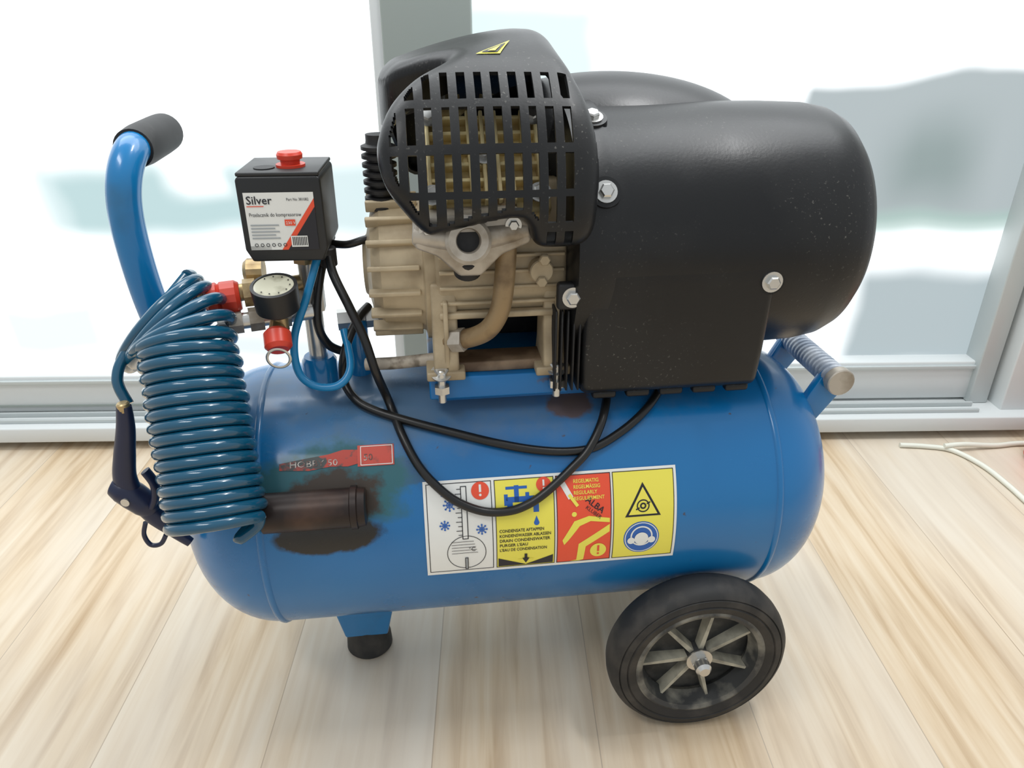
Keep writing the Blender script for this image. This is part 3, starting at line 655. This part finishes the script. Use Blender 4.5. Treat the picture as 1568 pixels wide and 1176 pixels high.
# ------------------------------------------------------------------ room
ROT=math.radians(1.4)
def floor_mat():
    m, nt, b = new_mat('laminate_floor'); N=nt.nodes; L=nt.links
    tc=N.new('ShaderNodeTexCoord'); sp=N.new('ShaderNodeSeparateXYZ'); L.new(tc.outputs['Object'],sp.inputs[0])
    cb=N.new('ShaderNodeCombineXYZ'); L.new(sp.outputs[1],cb.inputs[0]); L.new(sp.outputs[0],cb.inputs[1])
    br=N.new('ShaderNodeTexBrick'); br.inputs['Scale'].default_value=1; br.inputs['Brick Width'].default_value=3.4; br.inputs['Row Height'].default_value=.2
    br.inputs['Mortar Size'].default_value=.0008; br.inputs['Mortar Smooth'].default_value=.3; br.offset=.37
    br.inputs['Color1'].default_value=(0,0,0,1); br.inputs['Color2'].default_value=(1,1,1,1); br.inputs['Mortar'].default_value=(.5,.5,.5,1)
    L.new(cb.outputs[0],br.inputs['Vector'])
    mp=N.new('ShaderNodeMapping'); mp.inputs['Scale'].default_value=(34,1.9,1); L.new(tc.outputs['Object'],mp.inputs[0])
    ad=N.new('ShaderNodeVectorMath'); ad.operation='MULTIPLY_ADD'; ad.inputs[1].default_value=(7,7,7); L.new(br.outputs['Color'],ad.inputs[0]); L.new(mp.outputs[0],ad.inputs[2])
    n1=N.new('ShaderNodeTexNoise'); n1.inputs['Scale'].default_value=1.6; n1.inputs['Detail'].default_value=9; n1.inputs['Distortion'].default_value=.5; L.new(ad.outputs[0],n1.inputs['Vector'])
    mp2=N.new('ShaderNodeMapping'); mp2.inputs['Scale'].default_value=(5,.9,1); L.new(tc.outputs['Object'],mp2.inputs[0])
    ad2=N.new('ShaderNodeVectorMath'); ad2.operation='MULTIPLY_ADD'; ad2.inputs[1].default_value=(3,3,3); L.new(br.outputs['Color'],ad2.inputs[0]); L.new(mp2.outputs[0],ad2.inputs[2])
    n2=N.new('ShaderNodeTexNoise'); n2.inputs['Scale'].default_value=1.3; n2.inputs['Detail'].default_value=4; L.new(ad2.outputs[0],n2.inputs['Vector'])
    cr=N.new('ShaderNodeValToRGB'); e=cr.color_ramp.elements
    e[0].position=.26; e[0].color=(.44,.30,.17,1); e[1].position=.74; e[1].color=(.73,.62,.47,1)
    x=e.new(.5); x.color=(.63,.49,.33,1)
    L.new(n1.outputs['Fac'],cr.inputs[0])
    mx=N.new('ShaderNodeMix'); mx.data_type='RGBA'; mx.inputs[7].default_value=(.70,.64,.55,1)
    r=N.new('ShaderNodeMapRange'); r.inputs[1].default_value=.38; r.inputs[2].default_value=.66; r.inputs[4].default_value=.72; L.new(n2.outputs['Fac'],r.inputs[0])
    L.new(r.outputs[0],mx.inputs[0]); L.new(cr.outputs[0],mx.inputs[6])
    mk=N.new('ShaderNodeMapping'); mk.inputs['Scale'].default_value=(5.5,2.9,1); mk.inputs['Location'].default_value=(.3,.2,0); L.new(tc.outputs['Object'],mk.inputs[0])
    vo=N.new('ShaderNodeTexVoronoi'); vo.inputs['Scale'].default_value=1.; L.new(mk.outputs[0],vo.inputs['Vector'])
    kr=N.new('ShaderNodeMapRange'); kr.inputs[1].default_value=.02; kr.inputs[2].default_value=.065; kr.inputs[3].default_value=.75; kr.inputs[4].default_value=0; L.new(vo.outputs['Distance'],kr.inputs[0])
    m3=N.new('ShaderNodeMix'); m3.data_type='RGBA'; m3.inputs[7].default_value=(.20,.12,.065,1); L.new(kr.outputs[0],m3.inputs[0]); L.new(mx.outputs[2],m3.inputs[6])
    m4=N.new('ShaderNodeMix'); m4.data_type='RGBA'; m4.inputs[7].default_value=(.30,.23,.17,1)
    mm=N.new('ShaderNodeMath'); mm.operation='MULTIPLY'; mm.inputs[1].default_value=.55; L.new(br.outputs['Fac'],mm.inputs[0]); L.new(mm.outputs[0],m4.inputs[0]); L.new(m3.outputs[2],m4.inputs[6])
    L.new(m4.outputs[2],b.inputs['Base Color']); b.inputs['Roughness'].default_value=.33
    return m
fl=mesh_obj('floor',[(-3,-2.5,0),(3,-2.5,0),(3,1.6,0),(-3,1.6,0)],[(0,1,2,3)],floor_mat()); fl.rotation_euler=(0,0,ROT); fl.location=(-.08,0,0)

M_frame=mat('aluminium_frame',(.50,.54,.54),.4,.1); M_frame2=mat('frame_white',(.66,.69,.69),.4); M_post=mat('post_grey',(.30,.34,.32),.5); M_gap_shade=mat('gap_shade',(.02,.018,.015),.8)
def glass_mat(name, boxes):
    m=bpy.data.materials.new(name); m.use_nodes=True; nt=m.node_tree; N=nt.nodes; L=nt.links; b=N['Principled BSDF']
    b.inputs['Base Color'].default_value=(.08,.085,.085,1); b.inputs['Roughness'].default_value=.5; b.inputs['Specular IOR Level'].default_value=.2
    tc=N.new('ShaderNodeTexCoord'); 
    nz=N.new('ShaderNodeTexNoise'); nz.inputs['Scale'].default_value=4.5; nz.inputs['Detail'].default_value=1.5; L.new(tc.outputs['Object'],nz.inputs['Vector'])
    sc=N.new('ShaderNodeVectorMath'); sc.operation='MULTIPLY_ADD'; sc.inputs[1].default_value=(.12,.12,.07); L.new(nz.outputs['Color'],sc.inputs[0]); L.new(tc.outputs['Object'],sc.inputs[2])
    s=N.new('ShaderNodeSeparateXYZ'); L.new(sc.outputs[0],s.inputs[0])
    col=N.new('ShaderNodeRGB'); col.outputs[0].default_value=(1.35,1.42,1.45,1); cur=col.outputs[0]
    def ss(sock,a,w,inv):
        r=N.new('ShaderNodeMapRange'); r.interpolation_type='SMOOTHSTEP'; r.inputs[1].default_value=a-w; r.inputs[2].default_value=a+w
        r.inputs[3].default_value=1 if inv else 0; r.inputs[4].default_value=0 if inv else 1; L.new(sock,r.inputs[0]); return r.outputs[0]
    def mul(a,b_):
        q=N.new('ShaderNodeMath'); q.operation='MULTIPLY'; L.new(a,q.inputs[0])
        if isinstance(b_,float): q.inputs[1].default_value=b_
        else: L.new(b_,q.inputs[1])
        return q.outputs[0]
    for (x0,x1,z0,z1,w,amt,c) in boxes:
        f=mul(mul(ss(s.outputs[0],x0+.06,w,False),ss(s.outputs[0],x1+.06,w,True)),mul(ss(s.outputs[2],z0+.035,w,False),ss(s.outputs[2],z1+.035,w,True)))
        f=mul(f,float(amt)); mx=N.new('ShaderNodeMix'); mx.data_type='RGBA'; L.new(f,mx.inputs[0]); L.new(cur,mx.inputs[6]); mx.inputs[7].default_value=(*c,1); cur=mx.outputs[2]
    L.new(cur,b.inputs['Emission Color']); b.inputs['Emission Strength'].default_value=1.0  # daylight and blurred outdoor view put into the pane's own emission colour
    return m
grey=(.46,.56,.58); teal=(.55,.74,.73); dk=(.22,.29,.29); wh=(1.25,1.3,1.32)
gl1=glass_mat('frosted_glass_left',[(-1.5,-.25,.41,.55,.03,.9,(.62,.78,.80)),(-.98,-.86,.38,.56,.03,1,wh),(-.82,-.50,.42,.53,.02,.85,(.45,.64,.66)),(-1.6,-1.0,.40,.60,.03,.9,grey),(-.62,-.52,.48,.58,.025,.95,wh),(-.50,-.33,.42,.50,.02,.7,grey),(-.75,-.35,.15,.22,.03,.6,grey),(-1.0,-.80,.18,.27,.02,.6,teal)])
gl2=glass_mat('frosted_glass_right',[(.53,1.4,.42,.68,.012,.97,(.37,.43,.45)),(.70,.86,.46,.60,.06,.85,dk),(.25,1.4,.40,.44,.015,.8,(.38,.54,.50)),(.70,1.4,.12,.33,.03,.95,(.36,.44,.47)),(.50,.64,.12,.17,.03,.6,teal),(-.08,.14,.66,.79,.02,.7,teal)])
RM=empty('window_1',(0,1.36,0),ROT); RM2=empty('window_2',(0,1.36,0),ROT)
def wbox(name,x0,x1,y0,y1,z0,z1,m,p,bev=.003): return box(name,((x0+x1)/2,(y0+y1)/2,(z0+z1)/2),(x1-x0,y1-y0,z1-z0),m,p,bev,seg=2)
def pane(name,x0,x1,z0,z1,y,m,p): return mesh_obj(name,[(x0,y,z0),(x1,y,z0),(x1,y,z1),(x0,y,z1)],[(0,1,2,3)],m,p)
pane('glass',-2.4,-.215,.12,2.1,.03,gl1,RM); pane('glass',-.08,1.0,.12,2.1,.05,gl2,RM2)
wbox('rail_bottom',-2.4,-.215,0,.05,.055,.135,M_frame2,RM); wbox('rail_lip',-2.4,-.215,-.008,.0,.120,.128,M_frame,RM,.001)
wbox('rail_groove',-2.4,-.215,-.003,.001,.068,.072,M_post,RM,0)
wbox('rail_bottom',-.08,1.0,.015,.065,.055,.140,M_frame2,RM2); wbox('rail_lip',-.08,1.0,.008,.015,.125,.133,M_frame,RM2,.001)
wbox('stile',.955,.995,-.0,.07,.05,2.1,M_frame,RM2); wbox('stile_outer',1.005,1.09,-.03,.08,.0,2.1,M_frame2,RM2)
wbox('stile',-.23,-.20,-.005,.05,.055,2.1,M_frame2,RM)
wbox('glass_side_panel',1.09,1.8,.03,.05,.0,2.1,M_frame2,RM2)
post=wbox('trim_1',-.212,-.066,-.01,.08,.05,2.1,M_post,None); post.parent=None
post.location=Vector((0,1.36,0))+Matrix.Rotation(ROT,3,'Z')@Vector((-.139,.035,1.075)); post.rotation_euler=(0,0,ROT)
sill=empty('trim_2',(0,1.36,0),ROT)
wbox('ledge',-2.4,1.09,-.060,.09,.018,.050,M_frame2,sill); wbox('track_1',-2.4,.955,-.040,-.034,.05,.058,M_frame,sill,.001); wbox('track_2',-2.4,.955,-.014,-.008,.05,.060,M_frame,sill,.001)
wbox('under_ledge_shade',-2.4,1.09,-.02,.09,.0,.018,M_gap_shade,sill,0)  # near-black block added to paint the shade below the ledge overhang
wall=wbox('wall_back',-2.6,2.2,0,.12,2.1,2.6,M_frame2,None); wall.location=(0,1.44,2.35); wall.rotation_euler=(0,0,ROT)
M_wc=mat('white_cable',(.75,.75,.66),.5)
fc=empty('floor_cable')
sweep('strand_1',[(.78,1.29,.005),(.83,1.285,.005),(.875,1.27,.005),(.905,1.215,.005),(.915,1.15,.005),(.918,1.09,.005),(.925,1.01,.005),(.95,.92,.005)],.005,M_wc,fc,8)
sweep('strand_2',[(.86,1.275,.012),(.90,1.278,.014),(.97,1.287,.006),(1.05,1.295,.006),(1.25,1.27,.006)],.005,M_wc,fc,8)
tb=empty('red_toolbox',(1.072,1.19,0),math.radians(-14))
box('base',(0,0,.028),(.16,.11,.052),M_red,tb,.008); box('lid',(0,0,.068),(.165,.115,.022),M_red,tb,.008)
box('latch',(-.03,-.058,.055),(.022,.006,.026),M_white,tb,.002); sweep('handle',[(-.04,0,.078),(-.036,0,.098),(0,0,.102),(.036,0,.098),(.04,0,.078)],.005,M_black2,tb,12)

# ------------------------------------------------------------------ lights
w=bpy.data.worlds.new('World'); scn.world=w; w.use_nodes=True
w.node_tree.nodes['Background'].inputs[0].default_value=(.93,.97,1,1); w.node_tree.nodes['Background'].inputs[1].default_value=.66
def area(name,loc,tgt,sx,sy,e,c=(1,1,1)):
    l=bpy.data.lights.new(name,'AREA'); l.shape='RECTANGLE'; l.size=sx; l.size_y=sy; l.energy=e; l.color=c
    o=bpy.data.objects.new(name,l); scn.collection.objects.link(o); o.location=loc
    o.rotation_euler=(Vector(tgt)-Vector(loc)).to_track_quat('-Z','Y').to_euler()
area('ceiling_lamp',(.70,.80,2.3),(.5,.7,.3),.5,.14,14,(1,1,1))
area('ceiling_lamp_far',(-.9,-.3,2.4),(0,.8,.3),1.2,.3,14,(1,.99,.97))
area('daylight_window',(0,1.30,1.6),(0,.5,0),2.4,1.0,30,(.95,.98,1))

cam=bpy.data.cameras.new('cam'); co=bpy.data.objects.new('camera',cam); scn.collection.objects.link(co); scn.camera=co
co.location=(0,0,.80); co.rotation_euler=(math.radians(63),0,0); cam.sensor_width=36; cam.lens=36*1150/1568; cam.clip_start=.01
